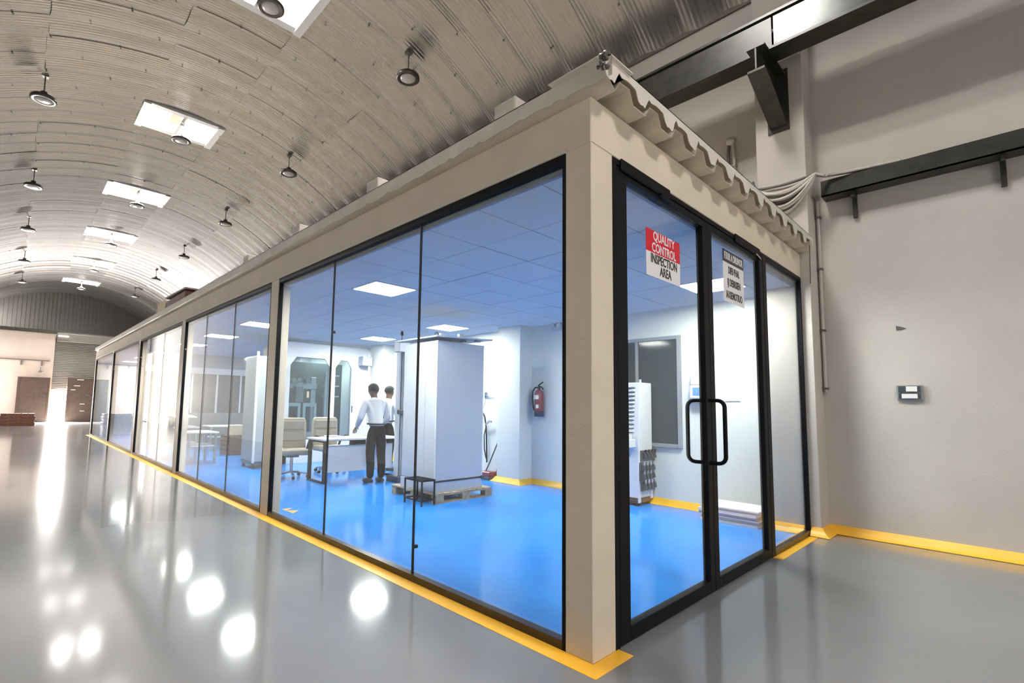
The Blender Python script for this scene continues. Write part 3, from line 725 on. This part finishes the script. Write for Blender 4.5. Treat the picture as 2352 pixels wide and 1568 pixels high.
def office_chair(x, y, rz, lb):
    t = thing('office_chair', (0, 0, 0), lb, 'chair', 'beige swivel chairs behind the desk')
    part('seat', MB().box(-.26, .26, -.25, .25, .40, .50), FABRIC, t, .04, 3)
    part('backrest', MB().prism([(-.27, .48), (.27, .48), (.26, .98), (.22, 1.03), (-.22, 1.03), (-.26, .98)], 'y', -.29, -.20), FABRIC, t, .03, 3)
    part('cushion_roll', MB().box(-.23, .23, -.205, -.175, .62, .78), FABRIC, t, .014, 2); part('headrest', MB().box(-.23, .23, -.205, -.172, .82, .98), FABRIC, t, .015, 2)
    for s in (-1, 1):
        part('armrest', MB().tube([(s*.28, -.18, .47), (s*.32, -.16, .62), (s*.31, .02, .68), (s*.29, .18, .66)], .022, 8), BLACK, t)
    part('column', MB().cyl((0, 0, .1), (0, 0, .40), .028, 12), CHROME, t)
    part('mechanism', MB().box(-.1, .1, -.12, .12, .36, .41), DARK, t)
    for k in range(5):
        a = 2*pi*k/5+.3; b = part('spoke', MB().bar((0, 0, .11), (.28*cos(a), .28*sin(a), .07), .035, .03), CHROME, t)
        part('castor', MB().cyl((.28*cos(a)-.02*sin(a), .28*sin(a)+.02*cos(a), .03), (.28*cos(a)+.02*sin(a), .28*sin(a)-.02*cos(a), .03), .027, 10), BLACK, b)
    t.location = (x, y, .003); t.rotation_euler = (0, 0, rz)
    return t
ch = office_chair(1.42, 7.05, pi-.25, 'beige swivel chair at the left end of the desk, seat turned to the glass')
dup(ch, (2.30, 7.35, .003), pi+.05, 'beige swivel chair behind the middle of the desk')

# people
def person(x, y, rz, label, lean, armpose, bald=False):
    t = thing('person', (0, 0, 0), label, 'person')
    J = {}; E = []
    def add(k, p, r, frm=None):
        J[k] = (*p, r)
        if frm: E.append((frm, k))
    L = lean
    def tilt(y, z):      # forward lean above the hips
        dz = z-.86; return (y+dz*sin(L), .86+dz*cos(L))
    def T(x_, y_, z_): a, b = tilt(y_, z_); return (x_, a, b)
    add('pel', T(0, 0, .88), .085); add('sp', T(0, .0, 1.02), .085, 'pel'); add('ch', T(0, -.01, 1.20), .09, 'sp'); add('up', T(0, -.01, 1.33), .065, 'ch')
    add('nk', T(0, .0, 1.42), .052, 'up'); add('hb', T(0, .03, 1.48), .068, 'nk'); add('hd', T(0, .035, 1.545), .088, 'hb'); add('ht', T(0, .03, 1.605), .07, 'hd')
    add('ns', T(0, .135, 1.52), .013, 'hd')
    for s in (-1, 1): add(f'er{s}', T(s*.098, .02, 1.53), .014, 'hd')
    S = {-1: armpose[0], 1: armpose[1]}
    for s in (-1, 1):
        add(f'sh{s}', T(s*.165, -.01, 1.335), .038, 'up'); el, wr_ = S[s]
        add(f'el{s}', el, .033, f'sh{s}'); add(f'wr{s}', wr_, .028, f'el{s}')
        d = (Vector(wr_)-Vector(el)).normalized(); n = d.cross(Vector((0, 0, 1))).normalized()
        pm = Vector(wr_)+d*.06; add(f'pm{s}', pm, .034, f'wr{s}')
        for k in range(4):
            b = pm+d*.035+n*(k-1.5)*.019; ln = (.055, .068, .062, .045)[k]
            add(f'f{s}{k}', b, .0095, f'pm{s}'); add(f'g{s}{k}', b+d*ln*.55+Vector((0, 0, -.008)), .0088, f'f{s}{k}'); add(f'h{s}{k}', b+d*ln+Vector((0, 0, -.028)), .0075, f'g{s}{k}')
        th = Vector(wr_)+d*.035-n*s*.038; add(f't{s}', th, .011, f'wr{s}'); add(f'u{s}', th+d*.035-n*s*.008, .009, f't{s}')
        add(f'hp{s}', (s*.085, 0, .83), .065, 'pel'); add(f'kn{s}', (s*.10, .015, .46), .045, f'hp{s}'); add(f'cf{s}', (s*.10, -.02, .32), .045, f'kn{s}')
        add(f'an{s}', (s*.10, -.02, .09), .036, f'cf{s}'); add(f'to{s}', (s*.115, .13, .04), .030, f'an{s}')
    skin('body', J, E, SKIN, t, 2)
    def sub(keys, g): return {k: (*J[k][:3], J[k][3]+g) for k in keys}
    sk = ['ch', 'sp', 'pel', 'up']+[f'{a}{s}' for s in (-1, 1) for a in ('sh', 'el')]
    K = sub(sk, .016); G = dict(ch=.152, sp=.132, pel=.128, up=.115)
    for k_ in K: K[k_] = (*K[k_][:3], G.get(k_, .074 if k_[:2] == 'sh' else .058))
    Es = [('pel', 'sp'), ('sp', 'ch'), ('ch', 'up')]
    K['nc'] = (*T(0, 0.0, 1.43), .068); Es.append(('up', 'nc'))
    for s in (-1, 1):
        wv = Vector(J[f'wr{s}'][:3]); ev = Vector(J[f'el{s}'][:3]); K[f'cf{s}'] = (*(ev+(wv-ev)*.94), .042); Es += [('up', f'sh{s}'), (f'sh{s}', f'el{s}'), (f'el{s}', f'cf{s}')]
    skin('shirt', K, Es, SHIRT, t, 2)
    K = {'pel': (*T(0, 0, .875), .136)}; Es = []
    K['ws'] = (*T(0, 0, .972), .137); Es.append(('pel', 'ws'))
    for s in (-1, 1):
        for a, r in (('hp', .10), ('kn', .075), ('cf', .072)): K[f'{a}{s}'] = (*J[f'{a}{s}'][:3], r)
        K[f'hem{s}'] = (s*.10, -.01, .07, .062); Es += [('pel', f'hp{s}'), (f'hp{s}', f'kn{s}'), (f'kn{s}', f'cf{s}'), (f'cf{s}', f'hem{s}')]
    skin('trousers', K, Es, TROUSER, t, 2)
    a, b = tilt(0, .972)
    part('belt', MB().tube([(.145*cos(q), a+.145*sin(q), b) for q in [2*pi*k/20 for k in range(20)]], .014, 6, closed=True), SEAL, t)
    for s in (-1, 1):
        part('shoe', MB().tube([(s*.10, -.08, .045), (s*.10, -.02, .055), (s*.108, .08, .045), (s*.118, .16, .035), (s*.12, .19, .03)], [.03, .045, .043, .036, .018], 10), SHOE, t)
        e = T(s*.034, .115, 1.55); part('eye', MB().ball(e, .011, n=8, m=6), LABEL, t)
    m1 = T(0, .117, 1.475); part('mouth', MB().ball(m1, .024, .006, .006, n=8, m=6), mat('lips', (.12, .04, .035), .5), t)
    hc = T(0, .018, 1.572); hm = MB(); n = 18; mm = 9; vv = []; ff = []
    for i in range(mm+1):
        th = pi*.62*i/mm
        for j in range(n):
            az = 2*pi*j/n; q = 1.0
            zz = .098*cos(th)
            if sin(az) > .3 and i > 5: zz = .098*cos(pi*.62*5/mm)+.0; q = .98
            p = (hc[0]+.095*q*sin(th)*cos(az), hc[1]+.108*q*sin(th)*sin(az), hc[2]+zz); vv.append(p)
    for i in range(mm):
        for j in range(n): ff.append((i*n+j, (i+1)*n+j, (i+1)*n+(j+1) % n, i*n+(j+1) % n))
    hm.add(vv, ff, True); part('hair', hm, HAIR, t)
    t.location = (x, y, .003); t.rotation_euler = (0, 0, rz)
    return t
lean = .22
person(2.27, 5.70, -.10, 'man in white shirt and black trousers leaning over the desk, seen from behind', lean,
       (((-.25, .10, 1.07), (-.20, .36, .90)), ((.27, .12, 1.06), (.24, .36, .92))))
person(3.22, 6.85, -1.2, 'man in white shirt half hidden behind the tall grey cabinet', .06,
       (((-.23, .0, 1.08), (-.20, .20, .98)), ((.24, .02, 1.08), (.20, .22, 1.0))))
bp = thing('backpack', (3.04, 6.82, .95), 'black backpack worn by the man behind the cabinet', 'bag')
part('body', MB().prism([(6.70, 1.0), (6.98, 1.0), (7.0, 1.25), (6.95, 1.40), (6.75, 1.40), (6.69, 1.25)], 'x', 2.97, 3.07), TROUSER, bp, .03, 2)
part('pocket', MB().box(2.94, 2.97, 6.75, 6.93, 1.03, 1.2), TROUSER, bp, .012)

# glazed machine enclosure behind the desk
en = thing('machine_enclosure', (3.1, 9.2, 0), 'white framed machine enclosure with dark glass doors behind the chairs', 'machine')
y0 = 9.0
for xa, xb in ((2.02, 2.14), (3.06, 3.2), (3.62, 4.06)): part('post', bx(xa, xb, y0, y0+.1, .003, 2.3), WHITE, en, .004)
part('header', bx(2.02, 4.06, y0, y0+.1, 2.3, 2.62), WHITE, en, .004); part('sill', bx(2.02, 4.06, y0, y0+.1, .003, .5), WHITE, en, .004)
for xa, xb in ((2.14, 3.06), (3.2, 3.62)):
    part('pane', bx(xa, xb, y0+.04, y0+.05, .5, 2.3), TINT, en)
    for s, x in ((1, xa), (-1, xb)): part('gusset', MB().prism([(x, 2.3), (x+s*.13, 2.3), (x, 2.12)], 'y', y0, y0+.03), WHITE, en)
part('back_panel', bx(2.02, 4.06, 10.3, 10.35, .003, 2.3), mat('enclosure_inside', (.03, .045, .05), .5), en); part('side_panel', bx(2.02, 2.06, y0+.1, 10.3, .003, 2.6), DARK, en)
part('machine_column', bx(2.2, 2.34, 9.5, 9.7, .003, 1.95), WHITE, en, .01); part('machine_column', bx(2.86, 2.98, 9.5, 9.7, .003, 1.9), CABGREY, en, .01)
part('cross_slide', bx(2.2, 2.98, 9.45, 9.6, 1.62, 1.76), CABGREY, en, .01); part('spindle_head', bx(2.42, 2.62, 9.35, 9.6, 1.30, 1.68), MIDGREY, en, .02)
part('indicator', bx(2.70, 2.745, 9.34, 9.36, 1.42, 1.56), emis('indicator_glow', (1, .8, .6), 1.6), en, label='small glowing indicator')
for xa in (2.22, 2.60):
    fr = MB(); fr.box(xa, xa+.06, 9.3, 9.36, .55, 1.3).box(xa+.26, xa+.32, 9.3, 9.36, .55, 1.3).box(xa+.06, xa+.26, 9.3, 9.36, 1.22, 1.3).box(xa+.06, xa+.26, 9.3, 9.36, .55, .65)
    part('cover_door', fr, CABGREY, en)
for p in ((2.26, 1.85), (2.40, 1.80), (2.52, 1.82), (2.72, 1.80)): part('motor', MB().cyl((p[0], 9.36, p[1]), (p[0], 9.5, p[1]), .055, 12), CHROME, en)
for xa in (3.26, 3.42): part('rack_post', bx(xa, xa+.06, 9.6, 9.66, .5, 2.05), CABGREY, en)
for z in (1.95, 1.7, 1.45): part('shelf', bx(3.24, 3.6, 9.55, 9.7, z, z+.03), CABGREY, en)
part('handle', bx(3.64, 3.655, y0-.03, y0, 1.1, 1.25), DARK, en)
solo('air_conditioner', bx(3.78, 4.04, 8.78, 8.98, 2.2, 2.42), CABGREY, 'small grey unit high on the white panel behind the desk', 'unit', bevel=.01)
# tall white castor cabinet seen through the second bay
tc_ = thing('rolling_cabinet', (1.5, 8.9, 0), 'tall narrow white cabinet on castors behind the second glass bay', 'cabinet')
part('body', bx(1.28, 1.85, 8.55, 9.20, .14, 2.22), mat('pale_green_grey', (.34, .38, .38), .45), tc_, .006); part('edge_post', bx(1.27, 1.31, 8.53, 8.57, .12, 2.30), WHITE, tc_)
part('base', bx(1.29, 1.84, 8.56, 9.19, .08, .14), DARK, tc_)
for p in ((1.33, 8.6), (1.8, 8.6), (1.33, 9.15), (1.8, 9.15)): part('castor', MB().cyl((p[0]-.018, p[1], .043), (p[0]+.018, p[1], .043), .04, 12), BLACK, tc_)
part('door', bx(1.274, 1.28, 8.58, 9.18, .16, 2.2), MATS['pale_green_grey'], tc_, .003)
# long partition with dark glass further back
pt = thing('partition', (2.2, 15.2, 0), 'pale partition with a band of dark windows deep in the room', 'partition', kind='structure')
part('lower_panel', bx(.3, W, 15.0, 15.1, .003, .95), mat('grey_panel', (.10, .12, .12), .5), pt); part('header', bx(.3, W, 15.0, 15.1, 2.12, 2.3), CABGREY, pt); part('upper_panel', bx(.3, W, 15.0, 15.1, 2.3, CH), MIDGREY, pt)
for k in range(6):
    xa = .3+k*.69; part('post', bx(xa, xa+.05, 14.99, 15.1, .95, 2.12), CABGREY, pt)
    part('pane', bx(xa+.05, min(W, xa+.69), 15.04, 15.06, .95, 2.12), DARKGLASS, pt)
def table(x0, x1, y0, y1, h, lb, topm=WHITE):
    t = thing('work_table', ((x0+x1)/2, (y0+y1)/2, 0), lb, 'table')
    part('table_top', bx(x0, x1, y0, y1, h-.03, h), topm, t, .004)
    for x in (x0+.03, x1-.07):
        for y in (y0+.03, y1-.07): part('leg', bx(x, x+.04, y, y+.04, .003, h-.03), MIDGREY, t)
    part('shelf', bx(x0+.03, x1-.03, y0+.03, y1-.03, .36, .38), topm, t)
    return t
table(.45, 1.05, 9.9, 10.7, .66, 'low white work table beside the second glass bay')
table(1.6, 2.6, 12.6, 13.3, .66, 'white work table in front of the dark partition')
table(.42, .95, 11.0, 12.3, .72, 'grey work table close to the third glass bay', CABGREY)
ck = thing('dust_cover', (.68, 11.6, .72), 'white cloth cover propped over small parts on the grey work table', 'cover')
part('sheet', MB().prism([(11.05, .94), (11.3, .955), (11.6, .97), (11.9, .965), (12.2, .93), (12.2, .925), (11.9, .955), (11.6, .96), (11.3, .945), (11.05, .925)], 'x', .45, .9), PAPER, ck)
for y in (11.2, 12.1): part('prop', bx(.6, .75, y-.06, y+.06, .72, .93), CARD, ck)
for k, y in enumerate((11.4, 11.55, 11.7, 11.85)): solo('small_part', MB().lathe([(0, .1), (.04, .1), (.05, .05), (.05, 0), (0, 0)], (.55, y, .72), 10), [WOOD, MIDGREY, LABEL, RUST][k], f'small {["tan", "grey", "white", "rust"][k]} machine part on the grey work table', 'part')
cr = thing('crate', (2.0, 11.7, 0), 'brown crate on the blue floor deep in the room', 'crate')
for k in range(4): part('slat', bx(1.7, 2.3, 11.4, 11.415, .02+.11*k, .11+.11*k), RUST, cr); part('slat', bx(1.7, 1.715, 11.415, 11.98, .02+.11*k, .11+.11*k), RUST, cr)
part('lid', bx(1.69, 2.31, 11.39, 11.99, .455, .475), RUST, cr); part('side_board', bx(2.285, 2.3, 11.415, 11.98, .003, .455), RUST, cr); part('back_board', bx(1.7, 2.3, 11.98, 11.995, .003, .455), RUST, cr)
solo('carton', bx(1.82, 2.14, 11.5, 11.8, .475, .72), CARD, 'pale carton standing on the brown crate', 'box', bevel=.006)

# right wall of the room
wn = thing('window_7', (W, 2.1, .77), 'dark window in the room wall behind the tool cabinet', kind='structure')
ya, yb, za, zb = 1.50, 2.80, .78, 2.31
for b in ((ya, ya+.05, za, zb), (yb-.05, yb, za, zb), (ya+.05, yb-.05, za, za+.05), (ya+.05, yb-.05, zb-.05, zb)): part('frame', bx(W-.045, W+.01, *b), MIDGREY, wn, .004)
part('pane', bx(W-.02, W-.012, ya+.05, yb-.05, za+.05, zb-.05), DARKGLASS, wn); part('mullion', bx(W-.04, W-.012, 2.12, 2.16, za+.05, zb-.05), MIDGREY, wn)
tcab = thing('tool_cabinet', (4.15, 2.3, 0), 'white vending style tool cabinet with louvred front and black bins', 'cabinet')
part('body', MB().prism([(3.98, .11), (4.36, .11), (4.36, 1.66), (4.06, 1.66), (4.02, 1.3), (3.985, .9), (3.98, .75)], 'y', 1.92, 2.62), WHITE, tcab, .006)
part('plinth', bx(4.0, 4.35, 1.94, 2.6, .04, .11), DARK, tcab)
for p in ((4.03, 1.97), (4.32, 1.97), (4.03, 2.57), (4.32, 2.57)): part('foot', MB().cyl((*p, .003), (*p, .045), .03, 10), BLACK, tcab)
part('foot_bracket', bx(3.975, 4.03, 1.915, 1.93, .05, .2), WHITE, tcab); part('foot_bracket', bx(4.30, 4.365, 1.915, 1.93, .08, .24), WHITE, tcab)
part('tray', bx(3.78, 3.985, 1.96, 2.58, .78, .89), WHITE, tcab, .006); part('tray_box', bx(3.84, 3.95, 1.99, 2.15, .89, .96), WHITE, tcab, .006)
for k in range(12):
    z = .98+k*.055; xf_ = 3.986+max(0, z-.9)*.085
    part('louvre', MB().prism([(xf_-.012, z+.03), (xf_+.004, z+.045), (xf_+.006, z), (xf_-.03, z+.008)], 'y', 1.99, 2.56), CABGREY, tcab); part('slot', bx(xf_-.004, xf_+.003, 1.99, 2.56, z-.006, z+.002), SEAL, tcab)
for r, (xs, z0, nn) in enumerate(((4.02, .60, 4), (3.99, .44, 4), (3.99, .33, 4), (4.02, .20, 4))):
    part('bin_rail', bx(xs, xs+.36, 1.895, 1.915, z0, z0+.14), DARK, tcab, .004)
    for k in range(nn):
        x = xs+.02+k*.09
        part('bin', MB().prism([(1.895, z0+.02), (1.845, z0+.04), (1.86, z0+.10), (1.895, z0+.12)], 'x', x, x+.035), DARK, tcab)
        part('clip', MB().ball((x+.06, 1.885, z0+.045), .018, .012, .018, 8, 6), CABGREY, tcab)
        part('hook', MB().bar((x+.06, 1.885, z0+.07), (x+.045, 1.87, z0+.15), .022, .006), CABGREY if r else BLACK, tcab)
part('knob', MB().cyl((4.2, 2.0, 1.66), (4.2, 2.0, 1.71), .018, 8), WHITE, tcab)
sd = thing('soap_dispenser', (W, 1.32, 1.33), 'wall dispenser with blue label seen past the door stile', 'dispenser')
part('bottle', bx(W-.09, W-.005, 1.160, 1.350, 1.62, 1.77), LABEL, sd, .015, 2); part('body', bx(W-.11, W, 1.150, 1.360, 1.44, 1.62), WHITE, sd, .02, 2); part('label_plate', bx(W-.114, W-.11, 1.200, 1.310, 1.485, 1.59), BLUELABEL, sd); part('nozzle', bx(W-.10, W-.02, 1.180, 1.330, 1.38, 1.44), MIDGREY, sd, .01)
ws = thing('wall_switch', (W, .86, 1.40), 'white double switch plate on the room wall', 'switch')
part('plate', bx(W-.015, W, .77, .95, 1.41, 1.50), WHITE, ws, .004); part('rocker', bx(W-.02, W-.015, .79, .855, 1.425, 1.485), LABEL, ws); part('rocker', bx(W-.02, W-.015, .865, .93, 1.425, 1.485), LABEL, ws)
pos7 = ['bottom', 'second from the floor', 'third from the floor', 'fourth from the floor', 'fifth from the floor', 'sixth from the floor', 'topmost']
zc_ = .003
for k in range(7):
    h = (.028, .03, .018, .03, .034, .022, .018)[k]; dx = random.uniform(-.025, .012); dy = random.uniform(-.02, .02)
    solo('board', bx(3.88+dx, 4.375+dx, .45+dy, 1.08+dy, zc_, zc_+h), (CABGREY, MIDGREY, WHITE, MIDGREY, WHITE, WHITE, PAPER)[k], f'flat white board in the low stack by the side light, {pos7[k]}', 'board', 'white boards stacked by the pilaster', bevel=.002)
    zc_ += h+.001
ex = thing('fire_extinguisher', (W-.09, 3.90, 1.14), 'red fire extinguisher with black hose on the room wall', 'extinguisher')
ec = (W-.095, 3.90)
part('cylinder', MB().lathe([(.0, 0), (.072, 0), (.078, .02), (.078, .36), (.065, .41), (.03, .435), (.02, .45), (0, .45)], (*ec, 1.155), 24), RED, ex)
part('foot_band', MB().lathe([(.06, -.015), (.081, -.015), (.081, .075), (.079, .08)], (*ec, 1.155), 24), mat('navy_band', (.02, .03, .06), .5), ex)
part('valve', MB().cyl((*ec, 1.60), (*ec, 1.66), .022, 10), DARK, ex); part('lever', MB().bar((ec[0], ec[1]+.02, 1.66), (ec[0]-.02, ec[1]-.10, 1.72), .02, .015), SEAL, ex); part('lever', MB().tube([(ec[0], ec[1]+.02, 1.64), (ec[0], ec[1]-.05, 1.64), (ec[0], ec[1]-.085, 1.60)], .01, 6), SEAL, ex)
part('hose', MB().tube([(ec[0], ec[1]+.02, 1.63), (ec[0]-.01, ec[1]+.08, 1.63), (ec[0]-.02, ec[1]+.125, 1.56), (ec[0]-.02, ec[1]+.13, 1.43), (ec[0]-.02, ec[1]+.11, 1.30), (ec[0]-.02, ec[1]+.085, 1.24)], .013, 8), SEAL, ex)
part('label_plate', bx(ec[0]-.081, ec[0]-.06, ec[1]-.045, ec[1]+.045, 1.43, 1.50), LABEL, ex); part('tag', bx(ec[0]-.082, ec[0]-.07, ec[1]-.05, ec[1]+.005, 1.28, 1.34), SIGNWHITE, ex)
el = thing('emergency_light', (W, 3.58, 2.6), 'twin emergency lamp high on the room wall by the glass', 'lamp')
part('case', bx(W-.06, W, 3.48, 3.68, 2.58, 2.66), CABGREY, el, .01)
for y in (3.52, 3.64): part('lamp_head', MB().lathe([(.0, .06), (.03, .05), (.045, 0), (0, 0)], (W-.05, y, 2.66), 12, (-.7, 0, .5)), LABEL, el)
solo('thermostat', bx(W-.025, W, 3.46, 3.51, 1.43, 1.53), WHITE, 'small white wall controller right of the extinguisher', 'switch', bevel=.004)
hs = thing('air_hose', (W-.05, 5.2, .25), 'black air hose with spray gun hanging on the wall behind the cabinet', 'hose')
part('hose', MB().tube([(4.3, 5.42, 1.26), (4.33, 5.32, 1.22), (4.34, 5.24, 1.10), (4.34, 5.20, .9), (4.34, 5.18, .6), (4.34, 5.17, .26)], .014, 8), SEAL, hs); part('hose', MB().tube([(4.35, 5.21, .92), (4.35, 5.26, .75), (4.35, 5.25, .5), (4.34, 5.19, .33)], .011, 8), SEAL, hs)
part('spray_gun', MB().bar((4.32, 5.19, .96), (4.30, 5.08, 1.02), .02, .03).bar((4.30, 5.10, 1.02), (4.30, 5.02, 1.015), .025, .035), MIDGREY, hs)
part('valve', MB().lathe([(.0, 0), (.02, .01), (.02, .08), (.028, .1), (.02, .13), (0, .135)], (4.35, 5.23, 1.45), 10), CHROME, hs); part('pipe', MB().cyl((4.36, 5.0, 1.5), (4.36, 5.6, 1.5), .008, 6), CABGREY, hs); part('hook', MB().tube([(4.35, 5.23, 1.45), (4.35, 5.27, 1.3), (4.34, 5.32, 1.22)], .005, 5), DARK, hs)
jk = thing('floor_pump', (4.15, 4.92, 0), 'small red pump with bent handle on the floor behind the cabinet', 'pump')
part('body', MB().box(4.02, 4.22, 4.78, 5.02, .06, .14), RED, jk, .01); part('base', bx(3.98, 4.26, 4.75, 5.06, .003, .06), DARK, jk, .006)
part('handle', MB().tube([(4.1, 4.95, .14), (4.15, 4.9, .3), (4.25, 4.78, .7)], .012, 6), DARK, jk); part('grip', MB().tube([(4.2, 4.78, .12), (4.22, 4.74, .28), (4.25, 4.72, .34), (4.26, 4.70, .22)], .016, 6), RUST, jk)
